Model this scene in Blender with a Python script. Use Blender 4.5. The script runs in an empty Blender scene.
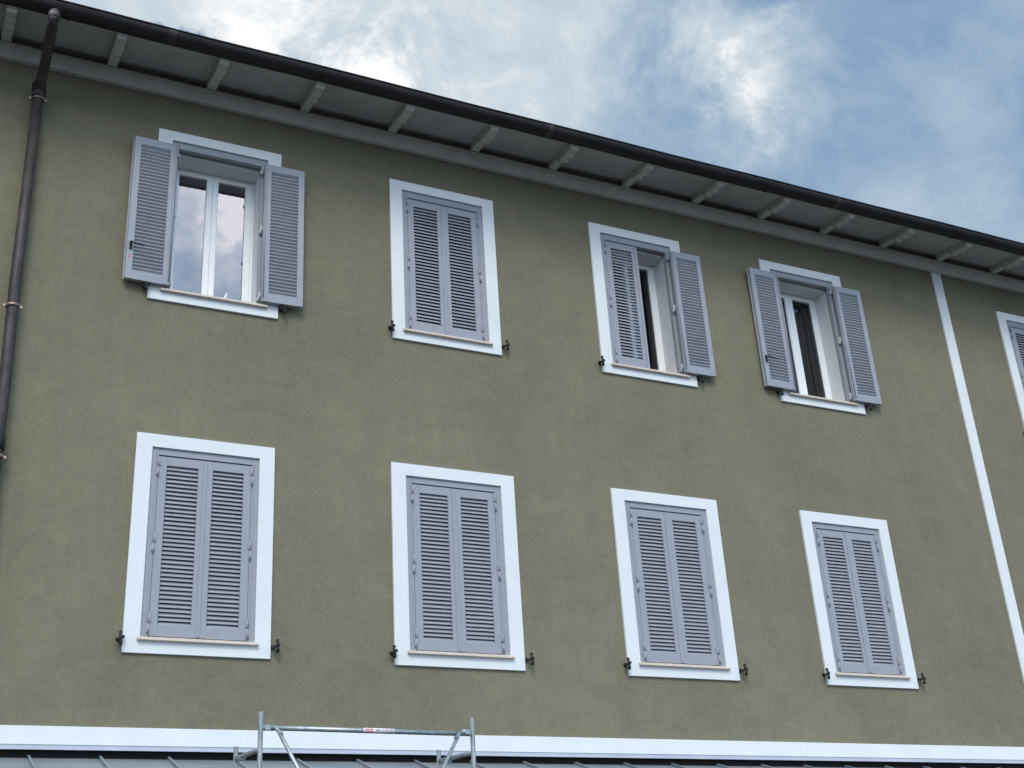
import bpy, bmesh, math, random
from mathutils import Vector, Matrix
random.seed(7)
scene = bpy.context.scene
col = scene.collection
G = 1.6                      # camera height above the ground; facade heights below are given above the ground
PI = math.pi

# ------------------------------------------------------------------ materials
def new_mat(name):
    m = bpy.data.materials.new(name); m.use_nodes = True
    nt = m.node_tree
    return m, nt, nt.nodes['Principled BSDF']

def tint(c, k): return tuple(min(1, max(0, v * k)) for v in c) + (1,)

def noise_mat(name, c1, c2, scale=4.0, rough=.9, metal=0.0, bump=0.0, bscale=120.0, detail=6.0, stretch=(1, 1, 1), spec=.35, bdist=.004):
    m, nt, b = new_mat(name)
    tc = nt.nodes.new('ShaderNodeTexCoord'); mp = nt.nodes.new('ShaderNodeMapping'); mp.inputs['Scale'].default_value = stretch
    nt.links.new(tc.outputs['Object'], mp.inputs[0])
    n = nt.nodes.new('ShaderNodeTexNoise'); n.inputs['Scale'].default_value = scale; n.inputs['Detail'].default_value = detail; n.inputs['Roughness'].default_value = .6
    nt.links.new(mp.outputs[0], n.inputs['Vector'])
    r = nt.nodes.new('ShaderNodeValToRGB'); r.color_ramp.elements[0].position = .3; r.color_ramp.elements[1].position = .7
    r.color_ramp.elements[0].color = tuple(c1) + (1,); r.color_ramp.elements[1].color = tuple(c2) + (1,)
    nt.links.new(n.outputs['Fac'], r.inputs[0]); nt.links.new(r.outputs[0], b.inputs['Base Color'])
    b.inputs['Roughness'].default_value = rough; b.inputs['Metallic'].default_value = metal
    b.inputs['Specular IOR Level'].default_value = spec
    if bump:
        n2 = nt.nodes.new('ShaderNodeTexNoise'); n2.inputs['Scale'].default_value = bscale; n2.inputs['Detail'].default_value = 5
        nt.links.new(mp.outputs[0], n2.inputs['Vector'])
        bp = nt.nodes.new('ShaderNodeBump'); bp.inputs['Strength'].default_value = bump; bp.inputs['Distance'].default_value = bdist
        nt.links.new(n2.outputs['Fac'], bp.inputs['Height']); nt.links.new(bp.outputs[0], b.inputs['Normal'])
    return m

def plaster_mat():
    """olive render: broad float marks, blotches of uneven pigment, fine sandy grain"""
    m, nt, b = new_mat('olive_plaster'); N = nt.nodes.new; L = nt.links.new
    tc = N('ShaderNodeTexCoord')
    def noise(scale, detail, rough, stretch=(1, 1, 1), dist=0.0):
        mp = N('ShaderNodeMapping'); mp.inputs['Scale'].default_value = stretch; L(tc.outputs['Object'], mp.inputs[0])
        n = N('ShaderNodeTexNoise'); n.inputs['Scale'].default_value = scale; n.inputs['Detail'].default_value = detail
        n.inputs['Roughness'].default_value = rough; n.inputs['Distortion'].default_value = dist
        L(mp.outputs[0], n.inputs['Vector']); return n.outputs['Fac']
    big = noise(.55, 4, .55, (1, 1, .8), .4)
    mid = noise(3.2, 6, .65, (1, 1, 1.7), .9)
    streak = noise(2.4, 5, .6, (2.4, 1, .35), .3)
    fine = noise(22, 5, .75)
    grain = noise(190, 3, .7)
    def add(a, bb, k):
        s = N('ShaderNodeMath'); s.operation = 'MULTIPLY_ADD'; L(bb, s.inputs[0]); s.inputs[1].default_value = k
        if isinstance(a, float): s.inputs[2].default_value = a
        else: L(a, s.inputs[2])
        return s.outputs[0]
    v = add(-.04, big, .28); v = add(v, mid, .24); v = add(v, streak, .12); v = add(v, fine, .34); v = add(v, grain, .16)
    r = N('ShaderNodeValToRGB'); e = r.color_ramp.elements
    e[0].position = .38; e[0].color = (.148, .133, .087, 1); e[1].position = .70; e[1].color = (.254, .230, .154, 1)
    x = e.new(.53); x.color = (.196, .178, .118, 1)
    L(v, r.inputs[0]); L(r.outputs[0], b.inputs['Base Color'])
    b.inputs['Roughness'].default_value = .95; b.inputs['Specular IOR Level'].default_value = .15
    h = add(0.0, mid, .9); h = add(h, fine, .5); h = add(h, grain, .25)
    bp = N('ShaderNodeBump'); bp.inputs['Strength'].default_value = .55; bp.inputs['Distance'].default_value = .006
    L(h, bp.inputs['Height']); L(bp.outputs[0], b.inputs['Normal'])
    return m

def glass_mat(name, fac, tintc=(1, 1, 1)):
    m = bpy.data.materials.new(name); m.use_nodes = True; nt = m.node_tree; nt.nodes.clear()
    o = nt.nodes.new('ShaderNodeOutputMaterial'); mx = nt.nodes.new('ShaderNodeMixShader')
    tr = nt.nodes.new('ShaderNodeBsdfTransparent'); tr.inputs[0].default_value = (.72, .76, .76, 1)
    gl = nt.nodes.new('ShaderNodeBsdfGlossy'); gl.inputs['Roughness'].default_value = .01; gl.inputs['Color'].default_value = tuple(tintc) + (1,)
    fr = nt.nodes.new('ShaderNodeFresnel'); fr.inputs[0].default_value = 1.5
    ad = nt.nodes.new('ShaderNodeMath'); ad.operation = 'ADD'; ad.inputs[1].default_value = fac; ad.use_clamp = True
    tc = nt.nodes.new('ShaderNodeTexCoord'); n = nt.nodes.new('ShaderNodeTexNoise'); n.inputs['Scale'].default_value = 2.2; n.inputs['Detail'].default_value = 1
    bp = nt.nodes.new('ShaderNodeBump'); bp.inputs['Strength'].default_value = .12; bp.inputs['Distance'].default_value = .01
    nt.links.new(tc.outputs['Object'], n.inputs['Vector']); nt.links.new(n.outputs[0], bp.inputs['Height']); nt.links.new(bp.outputs[0], gl.inputs['Normal'])
    nt.links.new(fr.outputs[0], ad.inputs[0]); nt.links.new(ad.outputs[0], mx.inputs[0])
    nt.links.new(tr.outputs[0], mx.inputs[1]); nt.links.new(gl.outputs[0], mx.inputs[2]); nt.links.new(mx.outputs[0], o.inputs[0])
    return m

M = {
 'plaster': plaster_mat(),
 'white': noise_mat('white_trim_paint', (.71, .72, .715), (.765, .77, .76), 3.0, .8, bump=.25, bscale=90, bdist=.002),
 'reveal': noise_mat('reveal_plaster', (.62, .63, .63), (.69, .70, .70), 5.0, .9, bump=.2, bscale=80),
 'grey': noise_mat('grey_shutter_paint', (.292, .298, .326), (.328, .334, .364), 9.0, .45, bump=.05, bscale=300, spec=.5),
 'pvc': noise_mat('white_window_profile', (.86, .86, .84), (.90, .90, .88), 2.0, .35, spec=.5),
 'stone': noise_mat('beige_sill_stone', (.52, .43, .34), (.66, .56, .46), 26.0, .6, bump=.1),
 'steel': noise_mat('zinc_hinge_metal', (.40, .41, .43), (.55, .56, .58), 30.0, .55, metal=.4),
 'iron': noise_mat('black_iron', (.008, .008, .009), (.02, .02, .022), 30.0, .5),
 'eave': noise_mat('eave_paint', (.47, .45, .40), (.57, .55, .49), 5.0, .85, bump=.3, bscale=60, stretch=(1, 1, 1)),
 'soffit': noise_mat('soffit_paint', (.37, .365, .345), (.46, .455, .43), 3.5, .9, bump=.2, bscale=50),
 'copper': noise_mat('dark_brown_gutter_metal', (.010, .009, .009), (.026, .022, .021), 7.0, .65, metal=.1, stretch=(.5, 2, 2)),
 'pipe': noise_mat('weathered_brown_pipe_metal', (.034, .027, .027), (.085, .068, .067), 9.0, .55, metal=.3, stretch=(1, 1, .4)),
 'worn': noise_mat('worn_grey_brown_metal', (.09, .08, .08), (.15, .135, .13), 9.0, .5, metal=.3),
 'brass': noise_mat('worn_copper_band', (.30, .22, .15), (.42, .32, .24), 20.0, .4, metal=.7),
 'zinc': noise_mat('grey_zinc_sheet', (.24, .27, .285), (.34, .37, .385), 2.5, .42, metal=.35, stretch=(1.5, .4, 1)),
 'flash': noise_mat('grey_flashing_sheet', (.42, .44, .50), (.50, .52, .57), 3.0, .5, metal=.1),
 'gap_shade': noise_mat('black_gap_shade', (.006, .006, .006), (.012, .012, .012), 20.0, .9),  # near-black that puts the gap's shade into the colour
 'galv': noise_mat('galvanized_tube', (.27, .31, .31), (.46, .50, .50), 24.0, .40, metal=.6, stretch=(1, 1, .5)),
 'tile': noise_mat('roof_tile', (.22, .11, .07), (.36, .20, .14), 6.0, .9, bump=.3),
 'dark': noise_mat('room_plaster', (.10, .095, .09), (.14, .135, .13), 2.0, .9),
 'asphalt': noise_mat('asphalt', (.045, .045, .046), (.065, .064, .063), 30.0, .95, bump=.4, bscale=150),
 'curtain': noise_mat('brown_curtain_cloth', (.10, .075, .065), (.15, .115, .10), 14.0, .95, stretch=(3, 3, .2)),
 'red': noise_mat('red_print', (.55, .14, .15), (.65, .22, .22), 9.0, .6),
 'paper': noise_mat('white_label_paper', (.78, .76, .76), (.86, .84, .84), 9.0, .6),
 'print': noise_mat('grey_print', (.10, .10, .11), (.14, .14, .15), 9.0, .6),
 'glass': glass_mat('boosted_reflection_glass', .23, (.91, .90, 1.0)),  # reflection turned up by hand to brighten the first upper window's panes
 'glass_clear': glass_mat('plain_window_glass', .02),
}

# ------------------------------------------------------------------ mesh helpers
class MB:
    def __init__(s): s.bm = bmesh.new()
    def box(s, x0, x1, y0, y1, z0, z1, mat=0, bev=0.0):
        vs = [s.bm.verts.new(c) for c in ((x0,y0,z0),(x1,y0,z0),(x1,y1,z0),(x0,y1,z0),(x0,y0,z1),(x1,y0,z1),(x1,y1,z1),(x0,y1,z1))]
        fs = [s.bm.faces.new([vs[i] for i in q]) for q in ((0,3,2,1),(4,5,6,7),(0,1,5,4),(1,2,6,5),(2,3,7,6),(3,0,4,7))]
        for f in fs: f.material_index = mat
        if bev:
            ed = list({e for f in fs for e in f.edges})
            r = bmesh.ops.bevel(s.bm, geom=ed, offset=bev, segments=1, affect='EDGES')
            for f in r['faces']: f.material_index = mat
        return s
    def prism(s, prof, x0, x1, mat=0):
        """profile in (y,z) extruded along x"""
        a = [s.bm.verts.new((x0, y, z)) for y, z in prof]; b = [s.bm.verts.new((x1, y, z)) for y, z in prof]
        n = len(prof)
        fs = [s.bm.faces.new(a), s.bm.faces.new(b[::-1])]
        for i in range(n): fs.append(s.bm.faces.new((a[i], b[i], b[(i+1) % n], a[(i+1) % n])))
        for f in fs: f.material_index = mat
        bmesh.ops.recalc_face_normals(s.bm, faces=fs)
        return s
    def tube(s, pts, r, seg=16, mat=0, cap=True):
        pts = [Vector(p) for p in pts]; rings = []
        for i, p in enumerate(pts):
            if i == 0: t = pts[1] - p
            elif i == len(pts) - 1: t = p - pts[i-1]
            else: t = (pts[i+1] - p).normalized() + (p - pts[i-1]).normalized()
            t.normalize()
            up = Vector((0, 0, 1)) if abs(t.z) < .9 else Vector((1, 0, 0))
            a = t.cross(up).normalized(); b = t.cross(a)
            rr = r[i] if isinstance(r, (list, tuple)) else r
            rings.append([s.bm.verts.new(p + a * math.cos(2*PI*k/seg) * rr + b * math.sin(2*PI*k/seg) * rr) for k in range(seg)])
        fs = []
        for A, B in zip(rings, rings[1:]):
            for k in range(seg):
                f = s.bm.faces.new((A[k], A[(k+1) % seg], B[(k+1) % seg], B[k])); f.smooth = True; fs.append(f)
        if cap:
            fs.append(s.bm.faces.new(rings[0][::-1])); fs.append(s.bm.faces.new(rings[-1]))
        for f in fs: f.material_index = mat
        bmesh.ops.recalc_face_normals(s.bm, faces=fs)
        return s
    def mesh(s, name, *mats):
        me = bpy.data.meshes.new(name); s.bm.to_mesh(me); s.bm.free()
        for m in mats: me.materials.append(M[m])
        return me

def link(name, me, parent=None, loc=(0, 0, 0)):
    o = bpy.data.objects.new(name, me); col.objects.link(o)
    if parent: o.parent = parent
    o.location = loc
    return o

def empty(name, loc):
    o = bpy.data.objects.new(name, None); col.objects.link(o); o.location = loc; o.empty_display_size = .2
    return o

# ------------------------------------------------------------------ setting: ground
mb = MB(); v = [mb.bm.verts.new(p) for p in ((-1500,-1500,0),(1500,-1500,0),(1500,1500,0),(-1500,1500,0))]; mb.bm.faces.new(v)
g = link('ground', mb.mesh('ground', 'asphalt')); g['kind'] = 'structure'

# ------------------------------------------------------------------ the building
B = empty('house', (8, 0, 0))
B['label'] = 'olive green plastered house with white window surrounds, grey louvred shutters and a dark gutter'
B['category'] = 'building'
OX = -8                                           # children are written in facade coordinates, then moved under the house's base
def part(name, me, loc=(0, 0, 0), parent=None, label=None):
    if parent is None: o = link(name, me, B, (loc[0] + OX, loc[1], loc[2]))
    else: o = link(name, me, parent, loc)
    if label: o['label'] = label
    return o

XL, XR, YB = -4.5, 21.0, 9.0
ZW = 8.665 + G                                      # top of the wall, under the eave boards
COLS = [2.434, 4.924, 7.444, 9.938, 14.03]
# the masons' openings differ a little in width
WIDE = {'low': (.983, 1.035, 1.044, .997, 1.0), 'upp': (.983, .965, .978, .994, 1.0)}
LOW = dict(top=.080, z=2.595 + G, H=2.007, zs=.135, zt=1.884)
UPP = dict(top=.094, z=5.992 + G, H=1.970, zs=.120, zt=1.862)

# wall front with real openings
def wall_front():
    mb = MB(); bm = mb.bm; T = .32
    zs = [0, LOW['z'] + .10, LOW['z'] + LOW['zt'] + .01, UPP['z'] + .09, UPP['z'] + UPP['zt'] + .01, ZW]
    def quad(a, b, c, d): bm.faces.new([bm.verts.new(p) for p in (a, b, c, d)])
    for j in range(len(zs) - 1):
        z0, z1 = zs[j], zs[j+1]; xs = [XL]
        if j in (1, 3):
            for i, c in enumerate(COLS):
                hw = .515 * WIDE['low' if j == 1 else 'upp'][i]; xs += [c - hw, c + hw]
        xs.append(XR)
        for i in range(len(xs) - 1):
            x0, x1 = xs[i], xs[i+1]
            if i % 2 == 1:
                quad((x0,0,z0),(x0,T,z0),(x0,T,z1),(x0,0,z1)); quad((x1,0,z0),(x1,0,z1),(x1,T,z1),(x1,T,z0))
                quad((x0,0,z0),(x1,0,z0),(x1,T,z0),(x0,T,z0)); quad((x0,0,z1),(x0,T,z1),(x1,T,z1),(x1,0,z1))
            else:
                quad((x0,0,z0),(x1,0,z0),(x1,0,z1),(x0,0,z1)); quad((x0,T,z0),(x0,T,z1),(x1,T,z1),(x1,T,z0))
    # sides and back
    quad((XL,0,0),(XL,0,ZW),(XL,YB,ZW),(XL,YB,0)); quad((XR,0,0),(XR,YB,0),(XR,YB,ZW),(XR,0,ZW)); quad((XL,YB,0),(XL,YB,ZW),(XR,YB,ZW),(XR,YB,0))
    return mb.mesh('wall', 'plaster')
part('wall', wall_front())

# floors and rear partition that close the rooms behind the openings
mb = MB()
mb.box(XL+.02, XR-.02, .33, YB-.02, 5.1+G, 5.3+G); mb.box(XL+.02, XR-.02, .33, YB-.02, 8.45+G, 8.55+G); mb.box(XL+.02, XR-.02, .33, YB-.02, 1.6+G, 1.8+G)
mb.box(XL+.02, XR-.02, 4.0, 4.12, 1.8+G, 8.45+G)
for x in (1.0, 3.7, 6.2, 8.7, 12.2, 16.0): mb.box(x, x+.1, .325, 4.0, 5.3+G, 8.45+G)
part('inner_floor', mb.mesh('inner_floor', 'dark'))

# ------------------------------------------------------------------ window kit (meshes made once, shared by every copy)
def casing_mesh(K, w):
    mb = MB(); h = K['H']; y0, y1 = -.025, 0.004
    xi = .505; xo = w / 2
    mb.box(-xo, -xi, y0, y1, 0, h); mb.box(xi, xo, y0, y1, 0, h)
    mb.box(-xi, xi, y0, y1, K['zt'], h); mb.box(-xi, xi, y0, y1, 0, K['zs'] - .027)
    # plaster reveal between shutter frame and window (second material)
    zt = K['zt'] - .105
    mb.box(-.51, -.45, .078, .30, K['zs'], zt, 1); mb.box(.45, .51, .078, .30, K['zs'], zt, 1)
    mb.box(-.51, .51, .078, .30, zt, K['zt'] - .002, 1)
    return mb.mesh('window', 'white', 'reveal')

def sill_mesh():
    mb = MB(); mb.prism([(-.062, -.027), (-.055, -.003), (-.050, 0), (.31, .006), (.31, -.03), (-.058, -.03)], -.531, .531)
    return mb.mesh('sill', 'stone')

def sframe_mesh(K):
    """fixed grey frame the leaves hang in"""
    mb = MB(); z0, z1 = K['zs'] + .004, K['zt']
    for s in (-1, 1):
        a, b = sorted((s * .5045, s * .436)); mb.box(a, b, -.004, .045, z0, z1, bev=.002)
        a, b = sorted((s * .5045, s * .449)); mb.box(a, b, .045, .062, z0, z1)
        a, b = sorted((s * .462, s * .455)); mb.box(a, b, -.0095, -.003, z0 + .01, z1 - .05)     # thin raised bead beside the hinges
    mb.box(-.435, .435, -.004, .045, K['zt'] - K['top'] + .010, z1, bev=.002)
    mb.box(-.435, .435, -.010, -.003, K['zt'] - K['top'] + .012, K['zt'] - K['top'] + .018)
    return mb.mesh('shutter_frame', 'grey')

LEAFW = .431
def leaf_mesh(K, astragal):
    """hinge edge at x=0, leaf reaches to x=LEAFW, outer face at y=0, inner face at y=+.042; astragal on the free edge"""
    mb = MB(); z0 = K['zs'] + .018; z1 = K['zt'] - K['top']; t = .042
    sh, sf = .074, .066                            # hinge stile, free stile
    tr, br = .082, .098
    mb.box(0, sh, 0, t, z0, z1, bev=.003); mb.box(LEAFW - sf, LEAFW, 0, t, z0, z1, bev=.003)
    mb.box(sh, LEAFW - sf, .002, t - .002, z1 - tr, z1 - .0005); mb.box(sh, LEAFW - sf, .002, t - .002, z0 + .0005, z0 + br)
    if astragal: mb.box(LEAFW - .022, LEAFW + .014, -.009, -.0005, z0 + .004, z1 - .004, bev=.003)
    # louvre blades: outer edge low, inner edge high
    p = .0392; zb = z0 + br; zt = z1 - tr; n = int((zt - zb) / p); p = (zt - zb) / n
    d, h, v, w = .0245, .0305, .0042, .0085          # depth, rise, outer and inner lip of a blade
    for i in range(n):
        zc = zb + p * (i + .5) + random.uniform(-.0006, .0006); dz = random.uniform(-.0012, .0012)
        y0, y1 = t / 2 - d / 2, t / 2 + d / 2; za = zc - .0190 - dz; zd = za + h + dz
        mb.prism([(y0, za), (y0, za + v), (y1, zd + w), (y1, zd)], sh - .004, LEAFW - sf + .004)
    return mb.mesh('shutter', 'grey')

def leaf_mirror(me):
    bm = bmesh.new(); bm.from_mesh(me)
    for v in bm.verts: v.co.x = -v.co.x
    bmesh.ops.reverse_faces(bm, faces=bm.faces)
    m2 = bpy.data.meshes.new('shutter'); bm.to_mesh(m2); bm.free(); m2.materials.append(M['grey']); return m2

def hinge_mesh():
    mb = MB()
    mb.tube([(0, 0, -.085), (0, 0, -.005)], .0085, 10); mb.tube([(0, 0, .005), (0, 0, .085)], .0085, 10); mb.tube([(0, 0, -.098), (0, 0, .095)], .006, 8)
    mb.box(-.018, 0, -.003, .006, -.075, -.012); mb.box(0, .018, -.003, .006, .012, .075)
    return mb.mesh('hinge', 'grey')
def hinge_open_mesh():
    mb = MB()
    mb.tube([(0, 0, -.05), (0, 0, .05)], .010, 10)
    mb.box(-.022, .0, .0, .008, -.045, -.008); mb.box(0, .034, -.012, -.004, .006, .05)
    mb.tube([(-.018, -.004, -.03), (-.018, .004, -.03)], .007, 8); mb.tube([(.02, -.018, .03), (.02, -.01, .03)], .008, 8)
    return mb.mesh('hinge', 'steel')
def catch_mesh():
    """iron shutter dog: spike from the wall, a turning tongue with a scrolled head"""
    mb = MB()
    mb.tube([(0, .03, 0), (0, -.105, 0)], .011, 8)
    mb.tube([(0, -.075, -.060), (.004, -.080, -.03), (0, -.082, 0), (-.004, -.078, .03), (.002, -.070, .052)], [.016, .014, .011, .012, .017], 8)
    mb.tube([(-.036, -.055, -.014), (0, -.060, 0), (.032, -.062, .018)], [.015, .011, .016], 8)
    mb.tube([(0, -.004, 0), (0, -.014, 0)], .020, 10)
    return mb.mesh('catch', 'iron')
def handle_mesh():
    mb = MB()
    mb.box(-.014, .014, -.008, 0, -.045, .045, bev=.002)
    mb.tube([(0, -.006, .01), (0, -.040, .01), (.012, -.046, .008), (.12, -.050, -.014)], [.009, .009, .0085, .007], 8)
    return mb.mesh('handle', 'iron')
def rod_mesh(K):
    mb = MB(); z0 = K['zs'] + .05; z1 = K['zt'] - .12
    mb.tube([(0, 0, z0), (0, 0, z1)], .006, 8)
    return mb.mesh('espagnolette_rod', 'grey')

def wframe_mesh(K):
    mb = MB(); zb = K['zs'] + .002; zt = K['zt'] - .107
    mb.box(-.452, -.424, .30, .37, zb, zt); mb.box(.424, .452, .30, .37, zb, zt)
    mb.box(-.424, .424, .301, .37, zt - .034, zt); mb.box(-.424, .424, .301, .37, zb, zb + .075)
    return mb.mesh('window_frame', 'pvc')
def sash_mesh(K):
    """one sash, outer stile at x=-, meeting stile at the middle; spans x 0 (middle) to .424"""
    mb = MB(); zb = K['zs'] + .08; zt = K['zt'] - .143; y0, y1 = .290, .350
    mb.box(.001, .058, y0, y1, zb, zt, bev=.004); mb.box(.360, .4235, y0, y1, zb, zt, bev=.004)
    mb.box(.058, .360, y0 + .0015, y1 - .001, zt - .034, zt - .001); mb.box(.058, .360, y0 + .0015, y1 - .001, zb + .001, zb + .09)
    mb.box(.056, .064, y0 + .012, y0 + .02, zb + .09, zt - .034); mb.box(.354, .362, y0 + .012, y0 + .02, zb + .09, zt - .034)
    return mb.mesh('sash', 'pvc')
def pane_mesh(K, mat):
    mb = MB(); zb = K['zs'] + .17; zt = K['zt'] - .177
    v = [mb.bm.verts.new(p) for p in ((.060, .318, zb), (.358, .318, zb), (.358, .318, zt), (.060, .318, zt))]; mb.bm.faces.new(v)
    return mb.mesh('pane', mat)

def mirror(me, name):
    bm = bmesh.new(); bm.from_mesh(me)
    for v in bm.verts: v.co.x = -v.co.x
    bmesh.ops.reverse_faces(bm, faces=bm.faces)
    m2 = bpy.data.meshes.new(name); bm.to_mesh(m2); bm.free()
    for m in me.materials: m2.materials.append(m)
    return m2

HINGE, HOPEN, CATCH, HANDLE, SILL = hinge_mesh(), hinge_open_mesh(), catch_mesh(), handle_mesh(), sill_mesh()
HINGE_R, HOPEN_R = mirror(HINGE, 'hinge'), mirror(HOPEN, 'hinge')
kits = {}
for key, K in (('low', LOW), ('upp', UPP)):
    l = leaf_mesh(K, True); r0 = leaf_mesh(K, False)
    s = sash_mesh(K)
    p1, p2 = pane_mesh(K, 'glass'), pane_mesh(K, 'glass_clear')
    kits[key] = dict(K=K, sframe=sframe_mesh(K), leafL=l, leafR=leaf_mirror(r0), frame=wframe_mesh(K), sashR=s, sashL=mirror(s, 'sash'),
                     pane=p1, paneL=mirror(p1, 'pane'), clear=p2, clearL=mirror(p2, 'pane'), rod=rod_mesh(K), casing={})

def make_window(key, i, left, right, glass=None, label=None, ajar=False):
    """left/right: 'closed' or 'open'; the window is a part of the house, its pieces are sub-parts"""
    kit = kits[key]; K = kit['K']; w = 1.30
    if w not in kit['casing']: kit['casing'][w] = casing_mesh(K, w)
    win = part('window', kit['casing'][w], (COLS[i], 0, K['z']), label=label); win.scale = (WIDE[key][i], 1, 1)
    sub = lambda n, me, loc=(0, 0, 0), rz=0, lab=None: _sub(win, n, me, loc, rz, lab)
    sub('sill', SILL, (0, 0, K['zs']))
    sub('shutter_frame', kit['sframe'])
    zc = (K['zt'] + K['zs']) / 2
    for s, st in ((-1, left), (1, right)):
        leaf = kit['leafL'] if s < 0 else kit['leafR']
        if st == 'closed':
            sub('shutter', leaf, (s * .433, -.006, 0))
            for hz in (K['zs'] + .125, zc - .03, K['zt'] - .185):
                sub('hinge', HINGE if s < 0 else HINGE_R, (s * .437, -.014, hz))
        else:
            # folded back against the wall: turned about its hinge by nearly half a turn
            ang = (PI - math.radians(random.uniform(1.0, 2.2))) * (-1 if s < 0 else 1)
            lf = sub('shutter', leaf, (s * .458, -.044, 0), ang, 'open shutter leaf folded back against the wall, inner face out')
            for hz in (K['zs'] + .09, zc, K['zt'] - .15):
                sub('hinge', HOPEN_R if s < 0 else HOPEN, (s * .448, -.030, hz))
            sub('locking_rod', kit['rod'], (s * .470, -.098, 0))
            if s < 0:
                hx = s * .458 - LEAFW + .036
                sub('handle', HANDLE, (hx, -.100, K['z'] * 0 + .50))
        sub('catch', CATCH, (s * .675, 0, .108), 0 if s < 0 else .35)
    if glass:
        sub('window_frame', kit['frame'])
        a = dict(loc=(-.075, .796, 0), rz=PI / 2) if ajar else {}
        sub('sash', kit['sashL'], **a); sub('sash', kit['sashR'])
        sub('pane', kit['paneL'] if glass == 'glass' else kit['clearL'], **a); sub('pane', kit['pane'] if glass == 'glass' else kit['clear'])
    return win

def _sub(win, n, me, loc, rz, lab):
    o = link(n, me, win, loc); o.rotation_euler = (0, 0, rz)
    if lab: o['label'] = lab
    return o

for i in range(4): make_window('low', i, 'closed', 'closed')
w1 = make_window('upp', 0, 'open', 'open', 'glass', 'upper window with both shutters open and clouds mirrored in the panes')
make_window('upp', 1, 'closed', 'closed')
make_window('upp', 2, 'closed', 'open', 'clear', 'upper window with only its right shutter open', ajar=True)
make_window('upp', 3, 'open', 'open', 'clear', 'upper window with both shutters open and a dark curtain inside')
make_window('upp', 4, 'closed', 'closed')

# small paper tag under the handle of the first open shutter
mb = MB(); mb.box(-.022, .022, -.0015, .0015, -.045, .045, 0); mb.box(-.012, .010, -.0025, -.0012, -.015, .012, 1); mb.box(-.016, .004, -.0025, -.0012, -.034, -.022, 1)
t = link('paper_tag', mb.mesh('paper_tag', 'paper', 'red'), w1, (-.458 - LEAFW + .030, -.092, .385))

# ------------------------------------------------------------------ trims on the wall
mb = MB(); mb.box(XL - .02, XR + .02, -.04, .003, 1.825 + G, 1.971 + G, bev=.003)
part('string_course', mb.mesh('string_course', 'white'))
mb = MB(); mb.prism([(.003, 1.8245 + G), (-.033, 1.8245 + G), (-.033, 1.80 + G), (-.066, 1.789 + G), (-.066, 1.782 + G), (-.028, 1.79 + G), (.003, 1.79 + G)], XL, XR)
part('flashing', mb.mesh('flashing', 'flash'))
mb = MB(); mb.box(XL, XR, -.006, .002, 1.66 + G, 1.789 + G)  # black strip painting the shade in the gap under the flashing
part('gap_shade_strip', mb.mesh('gap_shade_strip', 'gap_shade'))
mb = MB(); mb.box(12.288, 12.450, -.022, .003, 1.972 + G, 8.378 + G, bev=.003)
part('pilaster', mb.mesh('pilaster', 'white'))
mb = MB(); mb.box(XL - .05, XR + .05, -.06, .003, 8.379 + G, 8.552 + G, bev=.004)
mb.box(XL - .05, XR + .05, -.072, -.0605, 8.535 + G, 8.556 + G)
part('frieze', mb.mesh('frieze', 'eave'))

# ------------------------------------------------------------------ eave
SL = .145                                           # fall of the eave boards per metre outwards
def zs_(y): return 8.660 + G + SL * y
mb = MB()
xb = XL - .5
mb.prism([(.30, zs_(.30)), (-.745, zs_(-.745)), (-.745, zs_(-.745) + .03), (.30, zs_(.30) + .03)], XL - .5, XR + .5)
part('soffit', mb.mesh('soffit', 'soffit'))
mb = MB(); mb.box(XL - .5, XR + .5, -.768, -.746, zs_(-.745) - .012, zs_(-.745) + .022, bev=.002)
part('fascia', mb.mesh('fascia', 'eave'))

def rafter_mesh():
    """carved rafter tail: stepped ogee on its underside"""
    top = lambda y: 8.660 - .0015 + SL * y
    pts = [(-.058, 8.563), (-.16, 8.560)]
    # three shallow scallops running outwards
    def arc(y0, z0, y1, z1, sag, n=7):
        for k in range(1, n + 1):
            t = k / n; pts.append((y0 + (y1 - y0) * t, z0 + (z1 - z0) * t + sag * math.sin(PI * t)))
    pts.append((-.17, 8.548)); arc(-.17, 8.548, -.33, 8.518, .026); pts.append((-.334, 8.496))
    arc(-.345, 8.494, -.46, 8.490, .022); pts.append((-.465, 8.474)); arc(-.475, 8.474, -.60, 8.478, .020)
    pts += [(-.618, 8.486), (-.622, 8.515), (-.66, 8.522), (-.70, 8.525), (-.742, 8.527)]
    prof = [(-.058, top(-.058))] + pts + [(-.742, top(-.742))]
    mb = MB(); mb.prism([(y, z + G) for y, z in prof], -.048, .048)
    return mb.mesh('rafter', 'eave')
RAF = rafter_mesh()
for k in range(-4, 21): part('rafter', RAF, (.262 + 1.0145 * k, 0, 0))

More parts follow.
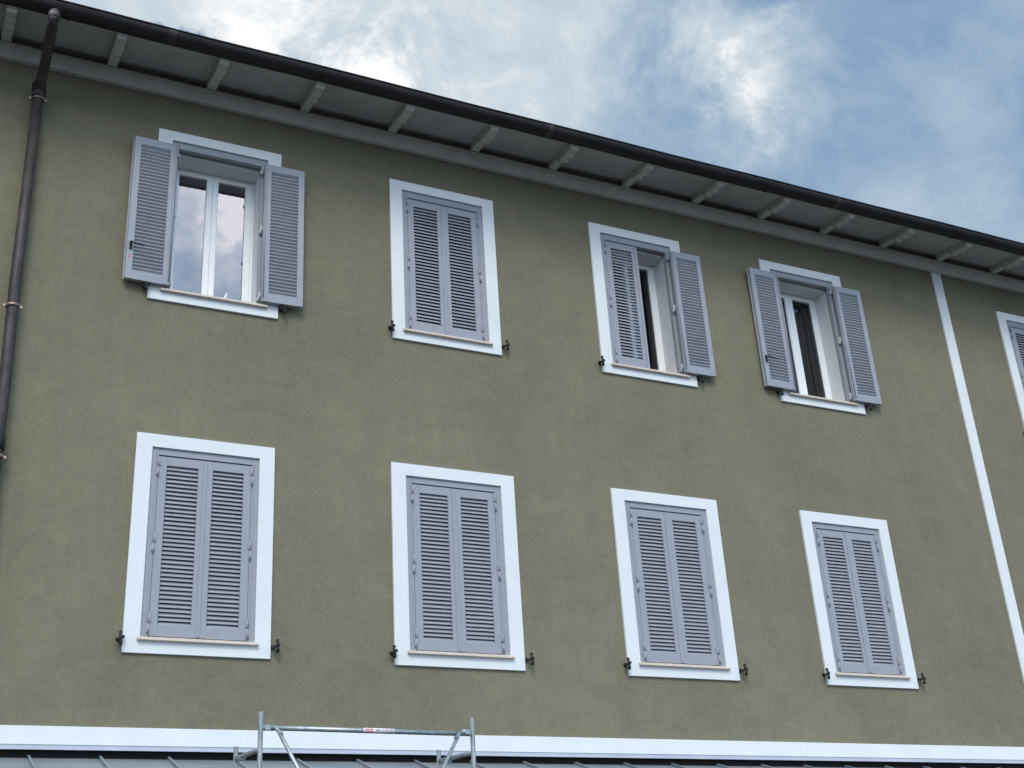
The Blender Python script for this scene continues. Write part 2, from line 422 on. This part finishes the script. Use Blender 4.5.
# half-round gutter, open on top, with brackets
def gutter():
    mb = MB(); bm = mb.bm; yc, zc, r = -.862, 8.466 + G, .096; n = 14
    xs = [XL - .5 + .5 * k for k in range(int((XR - XL + 1) / .5) + 1)]
    prof = []
    for k in range(n + 1):
        a = PI + PI * k / n; prof.append((yc + r * math.cos(a), zc + r * math.sin(a)))
    inner = [(yc + (y - yc) * .955, zc + (z - zc) * .955) for y, z in prof][::-1]
    ring = prof + inner
    rows = [[bm.verts.new((x, y, z + .0035 * math.sin(x * 2.3) + .002 * math.sin(x * 7.1))) for y, z in ring] for x in xs]
    for A, Bq in zip(rows, rows[1:]):
        for k in range(len(ring)):
            f = bm.faces.new((A[k], A[(k+1) % len(ring)], Bq[(k+1) % len(ring)], Bq[k])); f.smooth = k < n
    bm.faces.new(rows[0]); bm.faces.new(rows[-1][::-1])
    mb.tube([(x, yc - r - .002, zc + .003 + .0035 * math.sin(x * 2.3)) for x in xs], .0085, 8)
    bmesh.ops.recalc_face_normals(bm, faces=bm.faces)
    return mb.mesh('gutter', 'copper')
gut = part('gutter', gutter())
def bracket_mesh():
    mb = MB(); yc, zc, r = -.862, 8.466, .0995; pts = [(yc + r * math.cos(PI + PI * k / 12), zc + r * math.sin(PI + PI * k / 12)) for k in range(13)]
    pin = [(yc + (y - yc) * .94, zc + (z - zc) * .94) for y, z in pts][::-1]
    for a, b, c, d in zip(pts, pts[1:], pin[::-1], pin[::-1][1:]): mb.prism([a, b, d, c], -.015, .015)
    return mb.mesh('bracket', 'copper')
BRK = bracket_mesh()
for k in range(-4, 21): o = link('bracket', BRK, gut, (.75 + 1.0145 * k, 0, G))
# overlapping joint collars of the gutter lengths
def joint_mesh():
    mb = MB(); yc, zc, r = -.862, 8.466, .0985; pts = [(yc + r * math.cos(PI + PI * k / 12), zc + r * math.sin(PI + PI * k / 12)) for k in range(13)]
    pin = [(yc + (y - yc) * .95, zc + (z - zc) * .95) for y, z in pts][::-1]
    for a, b, c, d in zip(pts, pts[1:], pin[::-1], pin[::-1][1:]): mb.prism([a, b, d, c], -.05, .05)
    return mb.mesh('joint', 'pipe')
JN = joint_mesh()
for x in (-2.2, 1.72, 5.85, 9.9, 13.95, 18.0): link('joint', JN, gut, (x, 0, G))

# roof: tiled front and back slopes, ends closed by gable triangles
def roof():
    mb = MB(); bm = mb.bm
    x0, x1 = XL - .5, XR + .5
    y0, z0, yr, zr = -.80, 8.555 + G, 4.5, 8.555 + G + 5.3 * .30
    n = int((x1 - x0) / .055)
    def row(y, z, lift): return [bm.verts.new((x0 + (x1 - x0) * k / n, y, z + lift + .016 * math.cos(2 * PI * (x0 + (x1 - x0) * k / n) / .22))) for k in range(n + 1)]
    for (ya, za, yb, zb) in ((y0, z0, yr, zr), (yr, zr, 9.8, z0)):
        A = row(ya, za, .026); Bq = row(yb, zb, .026)
        for k in range(n): f = bm.faces.new((A[k], A[k+1], Bq[k+1], Bq[k])); f.smooth = True
    mb.prism([(.32, z0 + .26), (yr, zr - .031), (9.70, z0 - .03), (9.0, z0 + .06), (.35, z0 + .15)], XL + .01, XR - .01)
    mb.prism([(y0 + .03, z0 + .012), (yr, zr - .006), (yr, zr - .05), (y0 + .03, z0 + .002)], x0, x1)
    mb.prism([(9.77, z0 - .028), (yr + .001, zr - .028), (yr + .001, zr - .06), (9.77, z0 - .05)], x0, x1)
    return mb.mesh('roof', 'tile')
part('roof', roof())

# ------------------------------------------------------------------ downpipe
X0 = .622
mb = MB()
pts = [(X0, -.862, 8.38 + G), (X0, -.855, 8.31 + G), (X0, -.82, 8.27 + G), (X0, -.45, 8.175 + G), (X0 - .005, -.18, 8.085 + G), (X0 - .008, -.12, 8.04 + G), (X0 - .008, -.10, 7.96 + G)]
mb.tube(pts, .049, 18); mb.tube([(X0 - .008, -.10, 7.99 + G), (X0 - .008, -.10, 5.9 + G), (X0 + .006, -.10, 4.9 + G), (X0 + .012, -.10, 1.79 + G)], .052, 18)
mb.tube([(X0 - .008, -.10, 8.06 + G), (X0 - .008, -.10, 7.93 + G)], .064, 18)
dp = part('downpipe', mb.mesh('downpipe', 'pipe'))
mb = MB(); mb.tube([(0, -.862, 8.40), (0, -.862, 8.345), (0, -.845, 8.315)], [.062, .056, .055], 18)
link('outlet', mb.mesh('outlet', 'worn'), dp, (X0, 0, G))
def clamp_mesh():
    mb = MB(); mb.tube([(0, -.10, -.014), (0, -.10, .014)], .0625, 18)
    mb.box(-.012, .012, -.04, .003, -.010, .010); mb.box(-.082, -.060, -.108, -.092, -.013, .013); mb.box(.060, .082, -.108, -.092, -.013, .013)
    return mb.mesh('clamp', 'brass')
CL = clamp_mesh()
for z in (7.93, 5.64, 4.19, 2.6): link('clamp', CL, dp, (X0 - (.006 if z > 5 else -.008), 0, z + G))
mb = MB(); mb.tube([(0, -.10, 0), (0, -.10, .13)], .0615, 18); link('socket', mb.mesh('socket', 'copper'), dp, (X0 + .008, 0, 4.25 + G))
mb = MB(); mb.tube([(0, -.10, 0), (0, -.10, .10)], .0665, 18); link('socket', mb.mesh('socket', 'copper'), dp, (X0 - .008, 0, 8.01 + G))

# ------------------------------------------------------------------ lean-to metal roof below the string course
S19 = math.tan(math.radians(19)); ZR = 1.728
zr_ = lambda y: ZR + G + S19 * y
mb = MB()
yE = -1.45
mb.prism([(-.004, zr_(-.004)), (yE, zr_(yE)), (yE, zr_(yE) - .03), (-.004, zr_(0) - .03)], XL, XR)
k = -10
while True:
    x = 1.140 + .5467 * k; k += 1
    if x > XR - .1: break
    if x < XL + .1: continue
    mb.prism([(-.012, zr_(-.012) + .001), (yE + .01, zr_(yE + .01) + .001), (yE + .01, zr_(yE + .01) + .022), (-.03, zr_(-.03) + .022), (-.012, zr_(-.012) + .018)], x - .004, x + .004)
    mb.prism([(-.03, zr_(-.03) + .022), (yE + .01, zr_(yE + .01) + .022), (yE + .01, zr_(yE + .01) + .028), (-.03, zr_(-.03) + .028)], x - .009, x + .009)
part('metal_roof', mb.mesh('metal_roof', 'zinc'))
mb = MB()
mb.box(XL + .1, XR - .1, yE + .05, yE + .17, zr_(yE + .05) - .20, zr_(yE + .05) - .035)
part('beam', mb.mesh('beam', 'eave'))
mb = MB(); mb.box(-.06, .06, -.06, .06, 0, zr_(yE + .05) - .20, bev=.01); POST = mb.mesh('post', 'eave')
for x in (-4.2, -.6, 3.0, 6.6, 10.2, 13.8, 17.4, 20.6): part('post', POST, (x, yE + .11, 0))

# ------------------------------------------------------------------ curtain in the fourth upper window, white streak in the first
mb = MB(); bm = mb.bm; n = 70; rows = []
for z in (0, .4, .9, 1.45, 1.6):
    rows.append([bm.verts.new((-.02 + .46 * k / n, .018 * math.sin(k * .95 + z * .6) + .008 * math.sin(k * 2.3), z)) for k in range(n + 1)])
for A, Bq in zip(rows, rows[1:]):
    for k in range(n): f = bm.faces.new((A[k], A[k+1], Bq[k+1], Bq[k])); f.smooth = True
o = link('curtain', mb.mesh('curtain', 'curtain'), None, (COLS[3], .46, UPP['z'] + .12))
so = o.modifiers.new('thickness', 'SOLIDIFY'); so.thickness = .002
o['label'] = 'dark brown curtain hanging behind the glass of the rightmost window with both shutters open'; o['category'] = 'curtain'

mb = MB(); mb.tube([(0, 0, 0), (.085, -.02, .20)], .013, 10); mb.tube([(.085, -.02, .20), (.09, -.021, .212)], .017, 10)  # white streak of unclear nature, built as a slanted tube
o = link('white_streak', mb.mesh('white_streak', 'paper'), None, (COLS[0] + .10, .285, UPP['z'] + .135))
o['label'] = 'short white streak slanting across the right pane of the cloud-mirroring window'; o['category'] = 'rod'

# ------------------------------------------------------------------ scaffold tower
sx0, sx1, yf, yb = 2.316, 3.860, -2.50, -1.88
SC = empty('scaffold_tower', ((sx0 + sx1) / 2, (yf + yb) / 2, 0))
SC['label'] = 'galvanized steel scaffold tower standing in front of the metal lean-to roof'; SC['category'] = 'scaffold'
def sc(name, me, loc=(0, 0, 0)):
    return link(name, me, SC, (loc[0] - SC.location.x, loc[1] - SC.location.y, loc[2]))
r = .0168
def post(h):
    mb = MB(); mb.tube([(0, 0, .16), (0, 0, h)], r, 16, cap=True)
    return mb.mesh('post', 'galv')
PT, PS = post(1.645 + G), post(1.52 + G)
wh = MB(); wh.tube([(-.02, 0, .09), (.02, 0, .09)], .09, 20); wh.tube([(0, 0, .09), (0, 0, .2)], .015, 8); CAST = wh.mesh('castor', 'print')
for x in (sx0, sx1):
    sc('post', PT, (x, yf, 0)); sc('post', PS, (x, yb, 0))
    for y in (yf, yb): sc('castor', CAST, (x, y, 0))
    z = 1.405
    for zz, nm in ((1.41, 0), (.9, 1), (.4, 1), (-.1, 1), (-.6, 1), (-1.1, 1)):
        mb = MB(); mb.tube([(x, yf + r * .6, zz - .010 + G), (x, yb - r, zz + .03 + G if nm == 0 else zz + G)],   .0165, 12)
        if nm == 0: mb.tube([(x, yb - .20, zz + .006 + G), (x, yb - .08, zz + .014 + G)], .0185, 12)
        sc('rung', mb.mesh('rung', 'galv'))
zt = 1.543
mb = MB(); mb.tube([(sx0 + .01, yf, zt + G), (sx1 - .01, yf, zt - .012 + G)], .0172, 16)
for x, s in ((sx0, 1), (sx1, -1)):
    mb.tube([(x + s * .025, yf, zt + G), (x + s * .085, yf, zt + G)], .0205, 14); mb.box(x + s*.045 - .02, x + s*.045 + .02, yf - .028, yf - .015, zt - .022 + G, zt + .014 + G, bev=.004)
rail = sc('rail', mb.mesh('rail', 'galv'))
for zz in (.45, -.6):
    mb = MB(); mb.tube([(sx0, yf, zz + G), (sx1, yf, zz + G)], r, 14); sc('rail', mb.mesh('rail', 'galv'))
    mb = MB(); mb.tube([(sx0, yb, zz + G), (sx1, yb, zz + G)], r, 14); sc('rail', mb.mesh('rail', 'galv'))
xm = (sx0 + sx1) / 2
for x, s in ((sx0 + .105, 1), (sx1 - .115, -1)):
    mb = MB(); mb.tube([(x - s * .01, yf - .03, zt - .005 + G), (x + s * .035, yf - .033, zt - .055 + G)], .013, 10)
    mb.tube([(x, yf - .033, zt - .012 + G), (xm - s * .06, yf - .033, .47 + G)], .0135, 12)
    mb.tube([(x + s*.02, yf - .052, zt - .035 + G), (x + s*.02, yf - .012, zt - .035 + G)], .012, 10)
    sc('brace', mb.mesh('brace', 'galv'))
# printed label wrapped on the top rail
mb = MB(); xa = 3.035; xl = .225
mb.tube([(0, 0, 0), (xl, 0, -.0018)], .0180, 20, 0)
def mark(x, w, z0, z1, m):
    # a patch on the side of the tube that faces the street
    a0, a1 = math.asin(z0 / .0187), math.asin(z1 / .0187); q = []
    for a in (a0, (a0 + a1) / 2, a1): q.append((-.0187 * math.cos(a), .0187 * math.sin(a) - .001))
    for (ya, za), (yb_, zb_) in zip(q, q[1:]):
        f = mb.bm.faces.new([mb.bm.verts.new(p) for p in ((x, ya, za), (x + w, ya, za), (x + w, yb_, zb_), (x, yb_, zb_))]); f.material_index = m
mark(.004, .070, -.015, -.010, 1); mark(.008, .062, .002, .012, 1)
for k in range(5): mark(.010 + .013 * k, .007, -.010, .000, 1)
for k in range(3): mark(.085 + .012 * k, .007, -.006, .010, 2)
for k in range(8): mark(.128 + .0115 * k, .006, -.002, .009, 1 if k % 3 else 2)
for k in range(7): mark(.130 + .0125 * k, .007, -.014, -.008, 2)
o = link('printed_label', mb.mesh('printed_label', 'paper', 'red', 'print'), rail, (xa - 0, yf, zt - .0045 + G))

# ------------------------------------------------------------------ world: broken overcast
w = bpy.data.worlds.new('World'); scene.world = w; w.use_nodes = True; nt = w.node_tree; nt.nodes.clear()
N = nt.nodes.new; L = nt.links.new
SUN_EL, SUN_AZ = math.radians(43), math.radians(206)     # azimuth measured clockwise from +Y
out = N('ShaderNodeOutputWorld')
sky = N('ShaderNodeTexSky'); sky.sky_type = 'NISHITA'; sky.sun_disc = False; sky.sun_elevation = SUN_EL; sky.sun_rotation = SUN_AZ
sky.air_density = 1.0; sky.dust_density = 1.5
bg1 = N('ShaderNodeBackground'); bg1.inputs[1].default_value = .10; L(sky.outputs[0], bg1.inputs[0])
tc = N('ShaderNodeTexCoord')
def nz(scale, detail, rough, dist, stretch=(1, 1, 1), off=(0, 0, 0)):
    mp = N('ShaderNodeMapping'); mp.inputs['Scale'].default_value = stretch; mp.inputs['Location'].default_value = off; L(tc.outputs['Generated'], mp.inputs[0])
    n = N('ShaderNodeTexNoise'); n.inputs['Scale'].default_value = scale; n.inputs['Detail'].default_value = detail; n.inputs['Roughness'].default_value = rough; n.inputs['Distortion'].default_value = dist
    L(mp.outputs[0], n.inputs['Vector']); return n
def math_(op, a, b=None, c=None, clamp=False):
    m = N('ShaderNodeMath'); m.operation = op; m.use_clamp = clamp
    for i, v in enumerate((a, b, c)):
        if v is None: continue
        if isinstance(v, (int, float)): m.inputs[i].default_value = v
        else: L(v, m.inputs[i])
    return m.outputs[0]
big = nz(3.2, 5, .55, .35, off=(.3, 1.7, .2)).outputs['Fac']
wisp = nz(9.0, 9, .62, .5, stretch=(1, 1, 1.25), off=(2.1, .4, .9)).outputs['Fac']
# warp the direction a little so that the cloud masses have ragged outlines
wn = nz(7.0, 6, .6, 0.3, off=(5, 2, 1)).outputs['Color']
sub = N('ShaderNodeVectorMath'); sub.operation = 'SUBTRACT'; L(wn, sub.inputs[0]); sub.inputs[1].default_value = (.5, .5, .5)
wa = N('ShaderNodeVectorMath'); wa.operation = 'MULTIPLY_ADD'; L(sub.outputs[0], wa.inputs[0]); wa.inputs[1].default_value = (.20, .20, .20); L(tc.outputs['Generated'], wa.inputs[2])
wnm = N('ShaderNodeVectorMath'); wnm.operation = 'NORMALIZE'; L(wa.outputs[0], wnm.inputs[0])
def blob(d, deg_in, deg_out):
    dt = N('ShaderNodeVectorMath'); dt.operation = 'DOT_PRODUCT'; L(wnm.outputs[0], dt.inputs[0]); dt.inputs[1].default_value = Vector(d).normalized()
    mr = N('ShaderNodeMapRange'); mr.interpolation_type = 'SMOOTHSTEP'; L(dt.outputs['Value'], mr.inputs[0])
    mr.inputs[1].default_value = math.cos(math.radians(deg_out)); mr.inputs[2].default_value = math.cos(math.radians(deg_in)); mr.inputs[3].default_value = 0; mr.inputs[4].default_value = 1
    return mr.outputs[0]
dens = math_('MULTIPLY_ADD', big, .34, .08)
dens = math_('MULTIPLY_ADD', wisp, .46, dens)
for d, a, b, k in (
    ((.16, .76, .64), 8, 22, .22),                # pale mass on the left
    ((.160, .742, .648), .2, 1.3, -.60),          # small blue hole
    ((.64, .52, .60), 3, 17, -.05),               # blue-grey bank on the right
    ((.58, .55, .62), 1, 7, -.05),
    ((.43, .655, .625), 1, 6, -.03),
    ((.657, .5377, .5286), .5, 5, .05),
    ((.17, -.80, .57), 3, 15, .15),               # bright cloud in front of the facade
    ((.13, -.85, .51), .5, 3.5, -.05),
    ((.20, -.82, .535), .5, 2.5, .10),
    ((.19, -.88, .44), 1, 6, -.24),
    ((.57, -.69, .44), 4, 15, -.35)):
    dens = math_('MULTIPLY_ADD', blob(d, a, b), k, dens)
# sunlit edges: broken puffs, only where a finer noise rises
puff = nz(11.0, 9, .66, .35, off=(1.3, 4.1, 2.2)).outputs['Fac']
pm = N('ShaderNodeMapRange'); L(puff, pm.inputs[0]); pm.inputs[1].default_value = .36; pm.inputs[2].default_value = .66; pm.inputs[3].default_value = -.15; pm.inputs[4].default_value = 1.25; pm.clamp = True
for d, a, b, k in (
    ((.225, .741, .634), .5, 6, .20), ((.262, .733, .628), .4, 5, .17), ((.31, .715, .63), .4, 6, .16), ((.15, .75, .65), 1, 6, .12),
    ((.47, .612, .636), .3, 5, .14), ((.507, .5975, .6212), .2, 3.8, .16), ((.526, .612, .59), .3, 4.2, .14), ((.561, .593, .577), .3, 4, .20),
    ((.52, .645, .56), .3, 3.4, .16), ((.39, .66, .645), .5, 6, .12), ((.66, .53, .53), 1, 6, .08),
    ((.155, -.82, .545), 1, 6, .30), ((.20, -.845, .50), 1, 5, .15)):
    dens = math_('ADD', dens, math_('MULTIPLY', pm.outputs[0], math_('MULTIPLY', blob(d, a, b), k)))
rmp = N('ShaderNodeValToRGB'); L(dens, rmp.inputs[0]); e = rmp.color_ramp.elements
e[0].position = .30; e[0].color = (.14, .27, .47, 1)
e[1].position = .98; e[1].color = (.96, .96, .95, 1)
for p_, c_ in ((.43, (.26, .37, .52)), (.54, (.37, .47, .575)), (.66, (.49, .58, .655)), (.80, (.62, .685, .725))):
    x = e.new(p_); x.color = c_ + (1,)
# clouds towards the street side are lit more strongly by the hidden sun
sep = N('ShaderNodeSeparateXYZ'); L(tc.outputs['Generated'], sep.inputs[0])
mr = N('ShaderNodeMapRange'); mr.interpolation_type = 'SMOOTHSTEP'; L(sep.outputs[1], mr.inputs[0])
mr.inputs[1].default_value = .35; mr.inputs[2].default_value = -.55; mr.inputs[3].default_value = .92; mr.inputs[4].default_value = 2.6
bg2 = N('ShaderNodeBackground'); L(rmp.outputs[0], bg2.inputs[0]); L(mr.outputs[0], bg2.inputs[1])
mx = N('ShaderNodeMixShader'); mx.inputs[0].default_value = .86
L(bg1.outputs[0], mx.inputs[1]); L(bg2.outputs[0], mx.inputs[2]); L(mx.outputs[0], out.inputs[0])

sd = bpy.data.lights.new('Sun', 'SUN'); sd.energy = 1.5; sd.angle = math.radians(24); sd.color = (1.0, .94, .86)
so = bpy.data.objects.new('Sun', sd); col.objects.link(so)
dirv = Vector((math.sin(SUN_AZ) * math.cos(SUN_EL), math.cos(SUN_AZ) * math.cos(SUN_EL), math.sin(SUN_EL)))
so.rotation_euler = dirv.to_track_quat('Z', 'Y').to_euler(); so.location = (0, -20, 30)

# ------------------------------------------------------------------ camera (solved from the window corners)
cd = bpy.data.cameras.new('Camera'); cam = bpy.data.objects.new('Camera', cd); col.objects.link(cam); scene.camera = cam
cd.sensor_width = 36; cd.lens = 36 * 1258.4 / 1024; cd.clip_end = 5000; cd.clip_start = .05
f = Vector((.4192, .8048, .4202)); rr = Vector((.8975, -.4371, -.0583)); u = Vector((-.1367, -.4016, .9056))
f.normalize(); rr = (rr - f * rr.dot(f)).normalized(); u = rr.cross(f)
cam.matrix_world = Matrix.Translation((0, -10.870, G)) @ Matrix((rr, u, -f)).transposed().to_4x4()

scene.view_settings.view_transform = 'Standard'; scene.view_settings.look = 'None'
scene.view_settings.exposure = 0.36; scene.view_settings.gamma = 1.0
scene.render.engine = 'CYCLES'; scene.render.resolution_x = 1024; scene.render.resolution_y = 768
